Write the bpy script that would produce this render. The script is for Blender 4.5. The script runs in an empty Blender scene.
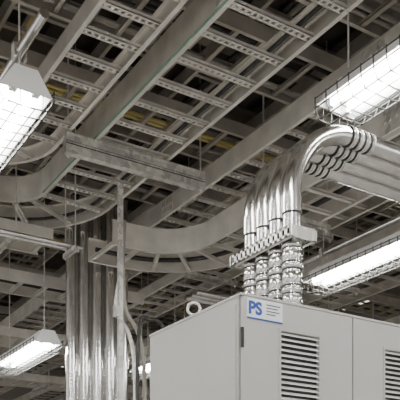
import bpy, math, random
from mathutils import Vector, Matrix
random.seed(4)
S=bpy.context.scene
CZ=1.0
# ---------------- materials ----------------
def mat(name,col,rough=.5,metal=0.,var=.1,scale=8.,emit=None,estr=0.,bump=0.,kind='noise'):
    m=bpy.data.materials.new(name); m.use_nodes=True
    nt=m.node_tree; n=nt.nodes; b=n['Principled BSDF']
    b.inputs['Roughness'].default_value=rough; b.inputs['Metallic'].default_value=metal
    tc=n.new('ShaderNodeTexCoord')
    if kind=='noise':
        t=n.new('ShaderNodeTexNoise'); t.inputs['Scale'].default_value=scale; t.inputs['Detail'].default_value=5; out=t.outputs['Fac']
    else:
        t=n.new('ShaderNodeTexVoronoi'); t.inputs['Scale'].default_value=scale; out=t.outputs['Color']
    nt.links.new(tc.outputs['Object'],t.inputs['Vector'])
    r=n.new('ShaderNodeValToRGB')
    r.color_ramp.elements[0].position=.25; r.color_ramp.elements[1].position=.75
    r.color_ramp.elements[0].color=tuple(c*(1-var) for c in col)+(1,)
    r.color_ramp.elements[1].color=tuple(min(1,c*(1+var)) for c in col)+(1,)
    nt.links.new(out,r.inputs['Fac']); nt.links.new(r.outputs['Color'],b.inputs['Base Color'])
    if bump:
        bp=n.new('ShaderNodeBump'); bp.inputs['Strength'].default_value=bump; bp.inputs['Distance'].default_value=.01
        nt.links.new(out,bp.inputs['Height']); nt.links.new(bp.outputs['Normal'],b.inputs['Normal'])
    if emit:
        b.inputs['Emission Color'].default_value=tuple(emit)+(1,); b.inputs['Emission Strength'].default_value=estr
    return m
GALV=mat('galvanised_steel',(.80,.785,.745),.34,.7,.18,22,kind='voronoi')
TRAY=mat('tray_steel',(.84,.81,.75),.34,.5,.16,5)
TRAYD=mat('darker_tray_steel',(.56,.52,.46),.42,.45,.2,5)  # darker tone of the tray steel, for the upper and some far trays
PIPE=mat('conduit_zinc',(.76,.755,.74),.17,1.0,.14,12)
DARKSTEEL=mat('old_steel',(.32,.29,.25),.6,.2,.25,4)
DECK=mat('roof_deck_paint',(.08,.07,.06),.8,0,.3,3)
CAB=mat('cabinet_paint',(.50,.495,.48),.36,0,.03,3)
CABD=mat('cabinet_gap',(.03,.03,.028),.7,0,.1,3)
WHITE=mat('white_enamel',(.88,.88,.87),.4,0,.03,3)
TUBE=mat('fluorescent_tube',(.95,.95,.93),.4,0,.01,3,emit=(1,.99,.96),estr=85)
WIRE=mat('guard_wire',(.06,.06,.055),.5,.2,.1,10)
GREEN=mat('green_ground_wire',(.16,.32,.23),.5,0,.1,10)
BLACK=mat('black_cable',(.03,.028,.026),.5,0,.2,10)
GREYC=mat('grey_cable',(.32,.30,.26),.5,0,.2,10)
YEL=mat('yellow_cable',(.55,.46,.18),.5,0,.1,10)
BLUE=mat('label_blue',(.02,.07,.32),.5,0,.05,10)
LABEL=mat('label_white',(.82,.86,.90),.5,0,.02,10)
WALL=mat('wall_paint',(.42,.395,.35),.85,0,.08,1.2,bump=.1)
FLOOR=mat('concrete_floor',(.64,.62,.59),.7,0,.1,1.5,bump=.1)
DUCT=mat('duct_insulation',(.45,.41,.36),.4,.4,.15,3)

# ---------------- mesh builder ----------------
class MB:
    def __init__(s,name): s.name=name; s.v=[]; s.f=[]; s.m=[]; s.sm=[]; s.mats=[]
    def mi(s,m):
        if m not in s.mats: s.mats.append(m)
        return s.mats.index(m)
    def add(s,vs,fs,m,smooth=False):
        o=len(s.v); k=s.mi(m)
        s.v+= [tuple(v) for v in vs]
        for f in fs: s.f.append([i+o for i in f]); s.m.append(k); s.sm.append(smooth)
    def obox(s,c,ax,ay,az,hx,hy,hz,m):
        c=Vector(c); vs=[]
        for i in (-1,1):
            for j in (-1,1):
                for k in (-1,1): vs.append(c+ax*(hx*i)+ay*(hy*j)+az*(hz*k))
        s.add(vs,[(0,1,3,2),(4,6,7,5),(0,4,5,1),(2,3,7,6),(0,2,6,4),(1,5,7,3)],m)
    def box(s,x0,x1,y0,y1,z0,z1,m):
        s.obox(((x0+x1)/2,(y0+y1)/2,(z0+z1)/2),Vector((1,0,0)),Vector((0,1,0)),Vector((0,0,1)),(x1-x0)/2,(y1-y0)/2,(z1-z0)/2,m)
    def tube(s,pts,r,m,seg=10,rs=None,closed=False):
        P=[Vector(p) for p in pts]; n=len(P)
        T=[]
        for i in range(n):
            if closed: t=P[(i+1)%n]-P[i-1]
            else: t=P[min(i+1,n-1)]-P[max(i-1,0)]
            if t.length<1e-9: t=Vector((0,0,1))
            T.append(t.normalized())
        up=Vector((0,0,1)) if abs(T[0].z)<.9 else Vector((1,0,0))
        N=T[0].cross(up).normalized(); vs=[]
        for i in range(n):
            N=(N-T[i]*N.dot(T[i])).normalized(); Bn=T[i].cross(N)
            rr=rs[i] if rs else r
            for k in range(seg):
                a=2*math.pi*k/seg; vs.append(P[i]+N*(math.cos(a)*rr)+Bn*(math.sin(a)*rr))
        fs=[]
        for i in range(n if closed else n-1):
            j=(i+1)%n
            for k in range(seg):
                l=(k+1)%seg; fs.append((i*seg+k,i*seg+l,j*seg+l,j*seg+k))
        s.add(vs,fs,m,True)
        if not closed:
            o=[vs[k] for k in range(seg)]; e=[vs[(n-1)*seg+k] for k in range(seg)]
            s.add(o,[tuple(reversed(range(seg)))],m); s.add(e,[tuple(range(seg))],m)
    def done(s):
        me=bpy.data.meshes.new(s.name); me.from_pydata(s.v,[],s.f); me.update()
        for m in s.mats: me.materials.append(m)
        me.polygons.foreach_set('material_index',s.m); me.polygons.foreach_set('use_smooth',s.sm)
        ob=bpy.data.objects.new(s.name,me); S.collection.objects.link(ob)
        return ob
Z=Vector((0,0,1))
def arc(cx,cy,r,a0,a1,n=10):
    return [(cx+r*math.cos(math.radians(a0+(a1-a0)*i/n)),cy+r*math.sin(math.radians(a0+(a1-a0)*i/n))) for i in range(n+1)]
def strut(B,p0,p1,w,h,m,slots=True,pitch=.05):
    p0=Vector(p0);p1=Vector(p1);a=(p1-p0);L=a.length;a.normalize()
    n=a.cross(Z).normalized(); t=.0025; c=(p0+p1)/2
    for sgn in (-1,1):
        B.obox(c+n*(sgn*(w/2-t))+Z*(h/2),a,n,Z,L/2,t,h/2,m)
        B.obox(c+n*(sgn*(w/2-w*.14))+Z*(h-t),a,n,Z,L/2,w*.12,t,m)
    if slots:
        sw=w*.2
        for sgn in (-1,1): B.obox(c+n*(sgn*(w/2-(w/2-sw)/2))+Z*t,a,n,Z,L/2,(w/2-sw)/2,t,m)
        k=max(2,int(L/pitch))
        for i in range(k+1):
            B.obox(p0+a*(L*i/k*.98+L*.01)+Z*t,a,n,Z,pitch*.22,sw,t,m)
    else:
        B.obox(c+Z*t,a,n,Z,L/2,w/2,t,m)
def tray(name,path,w,h,rh=.15,pitch=.3,slots=False,rw=.045,cables=(),m=TRAY):
    B=MB(name); zb=CZ+h
    P=[Vector((p[0],p[1])) for p in path]; n=len(P); NR=[]
    def nm(a,b): d=(b-a).normalized(); return Vector((d.y,-d.x))
    for i in range(n):
        if i==0: NR.append(nm(P[0],P[1]))
        elif i==n-1: NR.append(nm(P[-2],P[-1]))
        else:
            q1=nm(P[i-1],P[i]);q2=nm(P[i],P[i+1]); q=(q1+q2).normalized(); NR.append(q/max(.5,q.dot(q1)))
    f=.032;t=.005;H=rh
    prof=[(0,0),(-f,0),(-f,t),(-t,t),(-t,H-t),(-f,H-t),(-f,H),(0,H)]
    for sgn in (-1,1):
        vs=[];fs=[]
        for i in range(n):
            for (o,z) in prof:
                q=P[i]+NR[i]*(sgn*(w/2+o)); vs.append((q.x,q.y,zb+z))
        k=len(prof)
        for i in range(n-1):
            for j in range(k):
                l=(j+1)%k; fs.append((i*k+j,i*k+l,(i+1)*k+l,(i+1)*k+j))
        fs.append(tuple(range(k))); fs.append(tuple((n-1)*k+j for j in range(k)))
        B.add(vs,fs,m)
        if rh>=.13:
            d=P[1]-P[0];L=d.length;u=d/L;s0=2.1
            while s0<L-.3:
                c=P[0]+u*s0+NR[0]*(sgn*(w/2+.003)); 
                U=Vector((u.x,u.y,0)); NN=Vector((NR[0].x,NR[0].y,0))
                B.obox((c.x,c.y,zb+H/2),U,NN,Z,.11,.003,H*.36,GALV)
                for dd in (-.08,-.03,.03,.08):
                    B.obox(Vector((c.x,c.y,zb+H/2))+U*dd+NN*(sgn*.006),U,NN,Z,.008,.005,.008,GALV)
                s0+=3.0
    acc=pitch/2
    for i in range(n-1):
        d=P[i+1]-P[i];L=d.length;u=d/L
        while acc<L:
            c=P[i]+u*acc; q=Vector((u.y,-u.x,0)); c3=Vector((c.x,c.y,zb+.015))
            strut(B,c3-q*(w/2-.006),c3+q*(w/2-.006),rw,.026,m,slots)
            acc+=pitch
        acc-=L
    for (off,r,cm) in cables:
        pts=[]
        for i in range(n):
            q=P[i]+NR[i]*off; pts.append((q.x,q.y,zb+.043+r))
        if n==2:
            a,b=Vector(pts[0]),Vector(pts[1]); 
            L=(b-a).length; k=int(L/.6); sd=Vector((b-a).normalized()).cross(Z)
            pts=[a+(b-a)*(i/k)+sd*random.uniform(-.012,.012) for i in range(k+1)]
        B.tube(pts,r,cm,8)
    return B
TOP=4.7
# ---------------- ladder trays ----------------
pA=[(3.13,-1.0),(3.13,7.3)]+arc(2.37,7.3,.76,0,90)[1:]+[(-1.5,8.06)]
B=tray('cable_ladder_tray',pA,.72,3.4,.25,.33,slots=True,rw=.07,cables=((.27,.014,GREYC),(.22,.016,BLACK)))
B.tube([(2.77-.006,-1.0,CZ+3.406),(2.77-.006,7.3,CZ+3.406)],.007,GREEN,8)
B.done()
pB=[(2.315,-1.0),(2.315,6.4)]+arc(1.9,6.4,.415,0,90)[1:]+[(-1.5,6.815)]
tray('cable_ladder_tray',pB,.47,3.4,.13,.3,rw=.07,slots=True).done()
pC=[(4.55,-1.0),(4.55,6.6)]+arc(3.75,6.6,.80,0,90,14)[1:]+[(3.42,7.4)]
tray('cable_ladder_tray',pC,.6,2.97,.25,.3,rw=.05,cables=((-.15,.02,GREYC),(.1,.025,BLACK))).done()
tray('cable_ladder_tray',[(4.35,-1),(4.35,18)],.6,3.4,.19,.3,rw=.06,slots=True,cables=((.12,.02,GREYC),)).done()
tray('cable_ladder_tray',[(5.3,-1),(5.3,18)],.6,3.3,.13,.3,cables=((-.1,.02,GREYC),(.12,.02,BLACK))).done()
tray('cable_ladder_tray',[(6.3,0),(6.3,18)],.7,3.1,.15,.3,cables=((-.1,.03,GREYC),(.12,.02,BLACK))).done()
tray('cable_ladder_tray',[(7.5,0),(7.5,18)],.6,3.4,.13,.3).done()
tray('cable_ladder_tray',[(8.7,0),(8.7,18)],.6,3.1,.13,.3).done()
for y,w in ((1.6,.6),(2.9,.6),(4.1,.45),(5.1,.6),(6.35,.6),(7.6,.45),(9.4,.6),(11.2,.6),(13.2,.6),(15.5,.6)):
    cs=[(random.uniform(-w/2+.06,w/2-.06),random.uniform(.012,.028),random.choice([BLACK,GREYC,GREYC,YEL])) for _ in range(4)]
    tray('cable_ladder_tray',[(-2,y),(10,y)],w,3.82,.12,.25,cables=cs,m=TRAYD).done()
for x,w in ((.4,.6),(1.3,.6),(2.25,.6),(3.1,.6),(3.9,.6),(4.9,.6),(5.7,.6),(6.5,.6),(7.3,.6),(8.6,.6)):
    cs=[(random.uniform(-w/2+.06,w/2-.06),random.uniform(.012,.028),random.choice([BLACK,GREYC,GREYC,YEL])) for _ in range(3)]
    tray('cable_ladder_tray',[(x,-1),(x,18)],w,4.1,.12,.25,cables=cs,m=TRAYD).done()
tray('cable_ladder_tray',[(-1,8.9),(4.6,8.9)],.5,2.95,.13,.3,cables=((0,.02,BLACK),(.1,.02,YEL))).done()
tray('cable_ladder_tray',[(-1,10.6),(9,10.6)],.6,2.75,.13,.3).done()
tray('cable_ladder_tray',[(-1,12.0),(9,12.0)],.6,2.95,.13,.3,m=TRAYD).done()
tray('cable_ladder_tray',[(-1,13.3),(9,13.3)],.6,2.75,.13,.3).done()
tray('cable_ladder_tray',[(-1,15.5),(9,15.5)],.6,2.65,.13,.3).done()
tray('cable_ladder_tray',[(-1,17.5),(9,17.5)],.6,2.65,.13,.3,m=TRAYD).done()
tray('cable_ladder_tray',[(0.6,7.6),(2.9,7.6)],.45,2.98,.12,.3,cables=((0,.02,YEL),(.1,.02,BLACK))).done()
tray('cable_ladder_tray',[(2.2,10),(2.2,18)],.5,2.4,.13,.3).done()

# ---------------- trapeze hangers ----------------
def hanger(x0,x1,y,h,hh=.045,w=.05,m=GALV,top=TOP,double=False):
    B=MB('trapeze_hanger')
    if double:
        strut(B,(x0,y,CZ+h+hh/2+.002),(x1,y,CZ+h+hh/2+.002),w,hh/2-.004,m,False)
        strut(B,(x0,y,CZ+h),(x1,y,CZ+h),w,hh/2,m,False)
        B.box(x0,x1,y-w/2-.004,y-w/2,CZ+h,CZ+h+hh*.1,m); B.box(x0,x1,y-w/2-.004,y-w/2,CZ+h+hh*.9,CZ+h+hh,m)
        B.box(x0,x1,y-w/2-.008,y-w/2,CZ+h+hh*.46,CZ+h+hh*.54,m)
        for zz in (.44,.56): B.box(x0,x1,y-w/2-.003,y-w/2,CZ+h+hh*zz-.003,CZ+h+hh*zz+.003,CABD)
    else: strut(B,(x0,y,CZ+h),(x1,y,CZ+h),w,hh,m,True)
    for x in (x0+.03,x1-.03):
        B.tube([(x,y,CZ+h-.04),(x,y,CZ+top)],.008,m,8)
        B.tube([(x,y,CZ+h-.02),(x,y,CZ+h-.002)],.02,m,6)
    B.done()
hanger(2.50,3.86,6.1,3.22,.165,.07,double=True)
hanger(2.50,3.70,2.6,3.33,.06,.05)
hanger(4.15,4.95,5.6,2.92); hanger(4.15,4.95,2.4,2.92)
for y in (3.4,6.4,8.2,12.0): hanger(4.95,5.7,y,3.25)
for y in (4.6,7.1,9.8,12.7): hanger(5.85,6.75,y,3.04)
for y in (6.6,9.2): hanger(7.1,7.9,y,3.34); hanger(8.3,9.1,y,3.04)
for y in (10.2,12.6,14.8): hanger(1.85,2.55,y,2.35)
def xh(x,y0,y1,h):
    B=MB('trapeze_hanger'); strut(B,(x,y0,CZ+h),(x,y1,CZ+h),.05,.045,GALV)
    for y in (y0+.02,y1-.02): B.tube([(x,y,CZ+h-.04),(x,y,CZ+TOP)],.008,GALV,8)
    B.done()
for x in (1.0,2.6): xh(x,8.55,9.25,2.9)
for x in (.5,2.6,5.5): xh(x,10.2,11.0,2.7)
for x in (1.2,2.5): xh(x,7.3,7.9,2.93)
for x in (1,3,5,7): xh(x,12.9,13.7,2.7)

# ---------------- fluorescent fixtures ----------------
def fixture(x,y0,y1,h,cond=True,w=.28):
    B=MB('fluorescent_light_fixture'); z=CZ+h
    B.box(x-.065,x+.065,y0,y1,z+.12,z+.19,WHITE)
    for s_ in (-1,1):
        a=x+s_*.065;b=x+s_*w/2
        vs=[(a,y0,z+.12),(a,y1,z+.12),(b,y1,z+.055),(b,y0,z+.055),(a,y0,z+.128),(a,y1,z+.128),(b+s_*.004,y1,z+.055),(b+s_*.004,y0,z+.055)]
        B.add(vs,[(0,1,2,3),(7,6,5,4),(0,3,7,4),(1,5,6,2),(3,2,6,7),(0,4,5,1)],WHITE)
    for y in (y0,y1):
        e=.006
        vs=[(x-w/2,y-e,z+.05),(x+w/2,y-e,z+.05),(x+.07,y-e,z+.19),(x-.07,y-e,z+.19),(x-w/2,y+e,z+.05),(x+w/2,y+e,z+.05),(x+.07,y+e,z+.19),(x-.07,y+e,z+.19)]
        B.add(vs,[(0,1,2,3),(7,6,5,4),(0,4,5,1),(2,6,7,3),(0,3,7,4),(1,5,6,2)],WHITE)
    for dx in (-.07,.07):
        B.tube([(x+dx,y0+.05,z+.07),(x+dx,y1-.05,z+.07)],.019,TUBE,10)
        for y in (y0+.03,y1-.03): B.box(x+dx-.02,x+dx+.02,y-.02,y+.02,z+.05,z+.12,WHITE)
    hw=w/2+.015; zl=-.045
    def hoop(y): return [(x-hw,y,z+.10),(x-hw*.98,y,z+.03),(x-hw*.80,y,z+zl+.01),(x,y,z+zl),(x+hw*.80,y,z+zl+.01),(x+hw*.98,y,z+.03),(x+hw,y,z+.10)]
    k=int((y1-y0)/.1)
    for i in range(k+1): B.tube(hoop(y0+(y1-y0)*i/k),.0045,WIRE,5)
    for (dx,dz) in ((-hw,.09),(-hw*.98,.03),(-hw*.77,zl+.01),(-hw*.3,zl),(hw*.3,zl),(hw*.77,zl+.01),(hw*.98,.03),(hw,.09)):
        B.tube([(x+dx,y0,z+dz),(x+dx,y1,z+dz)],.0045,WIRE,5)
    for y in (y0,y1):
        for dx in (-.6,-.2,.2,.6): B.tube([(x+dx*hw,y,z+zl),(x+dx*hw,y,z+.06)],.003,WIRE,5)
    for y in (y0+.12,y1-.12):
        B.box(x-.075,x+.075,y-.02,y+.02,z+.188,z+.196,GALV)
        B.tube([(x,y,z+.19),(x,y,CZ+TOP)],.006,GALV,6)
    B.done()
    if cond:
        C=MB('light_conduit'); C.tube([(x-.0,y0-.3,z+.34),(x,y1+.6,z+.34)],.03,PIPE,12)
        for y in (y0+.12,y1-.12):
            C.box(x-.04,x+.04,y-.02,y+.02,z+.37,z+.385,GALV); C.box(x-.042,x-.034,y-.02,y+.02,z+.29,z+.385,GALV); C.box(x+.034,x+.042,y-.02,y+.02,z+.29,z+.385,GALV)
        C.done()
fixture(1.58,4.45,5.75,2.6,w=.32)
fixture(3.46,2.5,3.85,2.74,cond=False,w=.32)
fixture(5.30,4.8,6.2,2.58,w=.32)
fixture(3.07,7.95,9.35,2.06,cond=False,w=.3)
fixture(1.62,1.6,2.9,2.6)
fixture(5.32,1.4,2.7,2.6)
fixture(7.1,5.0,6.3,2.6,cond=False)
fixture(5.32,9.0,10.2,2.4,cond=False)
fixture(-.2,3.0,4.3,2.7,cond=False)  # from here down: unseen fixtures over and behind the camera, added for more light
fixture(-.2,.2,1.5,2.7,cond=False)
fixture(1.62,-1.2,.1,2.7,cond=False)
fixture(3.46,-.6,.7,2.74,cond=False)

# ---------------- conduit bank ----------------
B=MB('conduit_bank')
X0=2.735; Rb=.44; hz=CZ+2.35
for i,y in enumerate((3.40,3.523,3.646,3.77)):
    pts=[(X0,y,2.25),(X0,y,hz-Rb)]
    for k in range(1,17):
        a=math.pi/2*k/16
        pts.append((X0+Rb*(1-math.cos(a)),y,hz-Rb+Rb*math.sin(a)))
    pts.append((8.5,y,hz))
    B.tube(pts,.052,PIPE,24)
    for z0,hh,r in ((2.25,.03,.0605),(2.30,.05,.055),(2.37,.022,.0605),(2.41,.07,.055),(2.50,.022,.0605),(2.54,.06,.056),(2.615,.018,.0605)):
        B.tube([(X0,y,z0),(X0,y,z0+.005),(X0,y,z0+hh-.005),(X0,y,z0+hh)],r,PIPE,16,rs=[r-.006,r,r,r-.006])
    for z0 in (2.285,2.355,2.40,2.49,2.53,2.608): B.tube([(X0,y,z0),(X0,y,z0+.009)],.0535,CABD,14)
    xc=X0+Rb
    B.tube([(xc-.03,y,hz),(xc+.14,y,hz)],.055,PIPE,18)
    for q in range(8): B.tube([(xc-.03+q*.024,y,hz),(xc-.022+q*.024,y,hz)],.060,GALV if q%2 else CABD,18)
    B.tube([(X0,y,hz-Rb-.10),(X0,y,hz-Rb+.0)],.057,PIPE,18)
    B.tube([(X0,y,hz-Rb-.11),(X0,y,hz-Rb-.10)],.054,CABD,18)
    for xx in (4.3,6.4): B.tube([(xx,y,hz),(xx+.1,y,hz)],.057,PIPE,16)
B.done()
B=MB('strut_clamp')
y0,y1=3.30,3.87; z0,z1=2.64,2.705
def face_strut(xx):
    B.box(xx,xx+.005,y0,y1,z0,z0+.016,GALV);B.box(xx,xx+.005,y0,y1,z1-.016,z1,GALV)
    k=13
    for i in range(k+1):
        yc=y0+(y1-y0)*i/k; B.box(xx,xx+.005,yc-.012,yc+.012,z0,z1,GALV)
    B.box(xx,xx+.025,y0,y1,z0,z0+.004,GALV);B.box(xx,xx+.025,y0,y1,z1-.004,z1,GALV)
    B.box(xx+.012,xx+.015,y0,y1,z0+.004,z1-.004,CABD)
face_strut(2.646); face_strut(2.80)
B.box(2.646,2.83,y0,y0+.01,z0-.0,z1,GALV);B.box(2.646,2.83,y1-.01,y1,z0,z1,GALV)
B.done()

# ---------------- cabinet ----------------
cx0,cx1,cx2=2.27,3.02,3.77; cy0,cy1=3.22,4.19; ct=2.25
B=MB('electrical_cabinet')
B.box(cx0,cx2,cy0+.03,cy1,.08,ct-.012,CAB)
B.box(cx0+.03,cx2-.03,cy0+.06,cy1-.03,0,.08,CABD)
B.box(cx0-.004,cx2+.004,cy0+.004,cy1+.004,ct-.012,ct,CAB)
B.box(cx0+.01,cx2-.01,cy0+.02,cy0+.03,.1,ct-.02,CABD)
def door(a,b):
    la=a+(b-a)*.5-.13; lb=la+.26; zt=2.09; zb=.35
    y=cy0
    B.box(a+.005,la,y,y+.02,.09,ct-.018,CAB); B.box(lb,b-.005,y,y+.02,.09,ct-.018,CAB)
    B.box(la,lb,y,y+.02,zt,ct-.018,CAB); B.box(la,lb,y,y+.02,.09,zb,CAB)
    for (p,q,r,s_) in ((la-.012,la,zb,zt),(lb,lb+.012,zb,zt)): B.box(p,q,y-.006,y,r-.012,s_+.012,CAB)
    B.box(la,lb,y-.006,y,zt,zt+.012,CAB);B.box(la,lb,y-.006,y,zb-.012,zb,CAB)
    z=zt
    while z>zb+.01:
        vs=[(la,y-.004,z-.022),(lb,y-.004,z-.022),(lb,y+.018,z-.006),(la,y+.018,z-.006),(la,y-.004,z-.0195),(lb,y-.004,z-.0195),(lb,y+.018,z-.003),(la,y+.018,z-.003)]
        B.add(vs,[(0,3,2,1),(4,5,6,7),(0,1,5,4),(3,7,6,2),(0,4,7,3),(1,2,6,5)],WHITE)
        z-=.028
door(cx0,cx1); door(cx1,cx2)
B.box(cx0-.006,cx0,cy0+.05,cy1-.04,.14,ct-.05,CAB)
for z in (2.02,1.1,.4):
    B.tube([(cx0-.002,cy0-.006,z-.05),(cx0-.002,cy0-.006,z+.05)],.009,CABD,10)
B.tube([(cx1-.06,cy0-.02,1.1),(cx1-.06,cy0-.03,1.12),(cx1-.06,cy0-.03,1.28),(cx1-.06,cy0-.02,1.3)],.01,CABD,8)
B.box(2.298,2.525,cy0-.003,cy0,2.125,2.228,LABEL)
B.box(2.298,2.525,cy0-.0035,cy0-.003,2.123,2.131,BLUE)
for i in range(4): B.box(2.42,2.42+(.09,.075,.085,.06)[i],cy0-.0036,cy0-.003,2.205-i*.016,2.210-i*.016,CABD)
cab=B.done()
cu=bpy.data.curves.new('label_letters','FONT'); cu.body='PS'; cu.size=.088; cu.extrude=.0006; cu.offset=.0035
t=bpy.data.objects.new('label_letters',cu); S.collection.objects.link(t)
t.location=(2.306,cy0-.0042,2.15); t.rotation_euler=(math.pi/2,0,0); cu.materials.append(BLUE); t.parent=cab
for (ex,ey) in ((2.33,3.78),(3.70,3.78)):
    B=MB('lifting_eyebolt'); 
    B.tube([(ex,ey,ct),(ex,ey,ct+.03)],.014,GALV,12); B.tube([(ex,ey,ct),(ex,ey,ct+.01)],.026,GALV,14)
    B.tube([(ex+.036*math.cos(a)*.85,ey-.036*math.cos(a)*.5,ct+.064+.036*math.sin(a)) for a in [2*math.pi*i/20 for i in range(20)]],.009,GALV,8,closed=True)
    B.done()

# ---------------- vertical conduit riser ----------------
B=MB('conduit_riser')
for i in range(5):
    f=i/4; px=3.34+.53*f; py=7.98-.20*f
    B.tube([(px,py,0),(px,py,CZ+3.75)],.056,PIPE,18)
    z=2.9+.1*(i%2)
    B.tube([(px,py,z),(px,py,z+.12)],.062,PIPE,16)
for i in range(4):
    f=i/3; px=3.5+.4*f; py=8.17-.15*f
    B.tube([(px,py,0),(px,py,CZ+3.75)],.047,PIPE,14)
B.done()
B=MB('steel_post'); B.box(3.10,3.14,6.30,6.34,0,CZ+3.2,GALV); B.box(3.08,3.16,6.28,6.36,0,.01,GALV)
B.box(3.06,3.10,6.29,6.35,CZ+2.0,CZ+2.1,GALV); B.done()
def bez(p,n=24):
    p=[Vector(q) for q in p]; out=[]
    P=[p[0]*2-p[1]]+p+[p[-1]*2-p[-2]]
    for i in range(1,len(P)-2):
        for k in range(n//3):
            t=k/(n//3); a,b,c,d_=P[i-1],P[i],P[i+1],P[i+2]
            out.append(.5*((2*b)+(c-a)*t+(2*a-5*b+4*c-d_)*t*t+(3*b-a-3*c+d_)*t**3))
    out.append(p[-1]); return out
B=MB('flexible_conduit')
for k,(x,y) in enumerate(((3.42,6.62),(3.5,6.58))):
    B.tube(bez([(x,y,0),(x,y,1.6),(x,y,2.6),(x-.06,y,2.95),(x-.22,y-.05,3.15),(3.2,y-.15,3.5),(3.19,y-.2,3.9)]),.02,(GALV,GREYC)[k],10)
B.tube(bez([(3.62,6.3,1.2),(3.62,6.3,2.6),(3.56,6.3,2.95),(3.42,6.32,3.02),(3.32,6.35,2.85),(3.3,6.35,1.2)]),.018,BLACK,10)
B.done()

B=MB('conduit_run')
for x,h in ((.9,3.12),(1.0,3.12),(1.1,3.12)):
    B.tube([(x,-1,CZ+h),(x,16,CZ+h)],.028,PIPE,12)
for y in (3,6,9.6,12):
    strut(B,(.8,y,CZ+3.04),(1.2,y,CZ+3.04),.04,.04,GALV)
    for x in (.83,1.17): B.tube([(x,y,CZ+3.0),(x,y,CZ+TOP)],.006,GALV,6)
B.done()
B=MB('conduit_run')
for y in (6.9,6.98): B.tube([(-1,y,CZ+2.78),(3.0,y,CZ+2.78)],.02,PIPE,10)
for x in (1.7,2.9):
    strut(B,(x,6.8,CZ+2.71),(x,7.08,CZ+2.71),.04,.045,GALV)
    for y in (6.82,7.06): B.tube([(x,y,CZ+2.69),(x,y,CZ+TOP)],.006,GALV,6)
B.done()
# round duct with elbow turning up-left over the lights
B=MB('round_duct')
B.tube([(1.25,-1,CZ+3.58),(1.25,6.2,CZ+3.58)],.22,DUCT,32)
for y in (1,2.5,3.4,4.3,5.2): B.tube([(1.25,y,CZ+3.58),(1.25,y+.05,CZ+3.58)],.232,DUCT,32)
B.done()
B=MB('conduit_run')
for y in (7.9,8.02,8.14): B.tube([(4.9,y,CZ+2.95),(10.6,y,CZ+2.95)],.035,PIPE,12)
for x in (6.9,9.0):
    strut(B,(x,7.8,CZ+2.87),(x,8.24,CZ+2.87),.04,.042,GALV)
    for y in (7.82,8.22): B.tube([(x,y,CZ+2.85),(x,y,CZ+TOP)],.006,GALV,6)
B.done()

# ---------------- structure / shell ----------------
def joist(y,zb,h,w,m):
    B=MB('ceiling_joist'); x0,x1=-2.5,11
    B.box(x0,x1,y-w/2,y+w/2,zb,zb+.015,m);B.box(x0,x1,y-w/2,y+w/2,zb+h-.015,zb+h,m);B.box(x0,x1,y-.006,y+.006,zb+.015,zb+h-.015,m)
    B.done()
for y in (.8,2.25,3.5,4.6,5.75,7.0,8.5,10,12,14,16.5): joist(y,CZ+4.36,.33,.14,DARKSTEEL)
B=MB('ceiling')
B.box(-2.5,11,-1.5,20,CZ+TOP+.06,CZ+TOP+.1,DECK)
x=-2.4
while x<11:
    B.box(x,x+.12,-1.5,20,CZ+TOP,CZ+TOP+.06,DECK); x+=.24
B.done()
B=MB('floor'); B.box(-2.5,11,-1.5,20,-.05,0,FLOOR); B.done()
B=MB('wall_back'); B.box(-2.5,11,20,20.1,0,CZ+TOP,WALL); B.done()
B=MB('wall_right'); B.box(11,11.1,-1.5,20,0,CZ+TOP,WALL); B.done()

# ---------------- world (patchy interior ambience), camera ----------------
w=bpy.data.worlds.new('world'); S.world=w; w.use_nodes=True
nt=w.node_tree; bg=nt.nodes['Background']
tc=nt.nodes.new('ShaderNodeTexCoord'); nz=nt.nodes.new('ShaderNodeTexNoise'); nz.inputs['Scale'].default_value=3.5; nz.inputs['Detail'].default_value=3
rp=nt.nodes.new('ShaderNodeValToRGB'); rp.color_ramp.elements[0].position=.42; rp.color_ramp.elements[1].position=.60
rp.color_ramp.elements[0].color=(.16,.15,.14,1); rp.color_ramp.elements[1].color=(1,.975,.94,1)
nt.links.new(tc.outputs['Generated'],nz.inputs['Vector']); nt.links.new(nz.outputs['Fac'],rp.inputs['Fac']); nt.links.new(rp.outputs['Color'],bg.inputs['Color'])
bg.inputs[1].default_value=1.6
cam=bpy.data.cameras.new('camera'); co=bpy.data.objects.new('camera',cam); S.collection.objects.link(co)
co.location=(0,0,CZ); co.rotation_euler=(math.pi/2,0,math.radians(-32.1))
cam.sensor_width=36; cam.lens=70.3; cam.shift_y=.85; cam.clip_end=100
S.camera=co
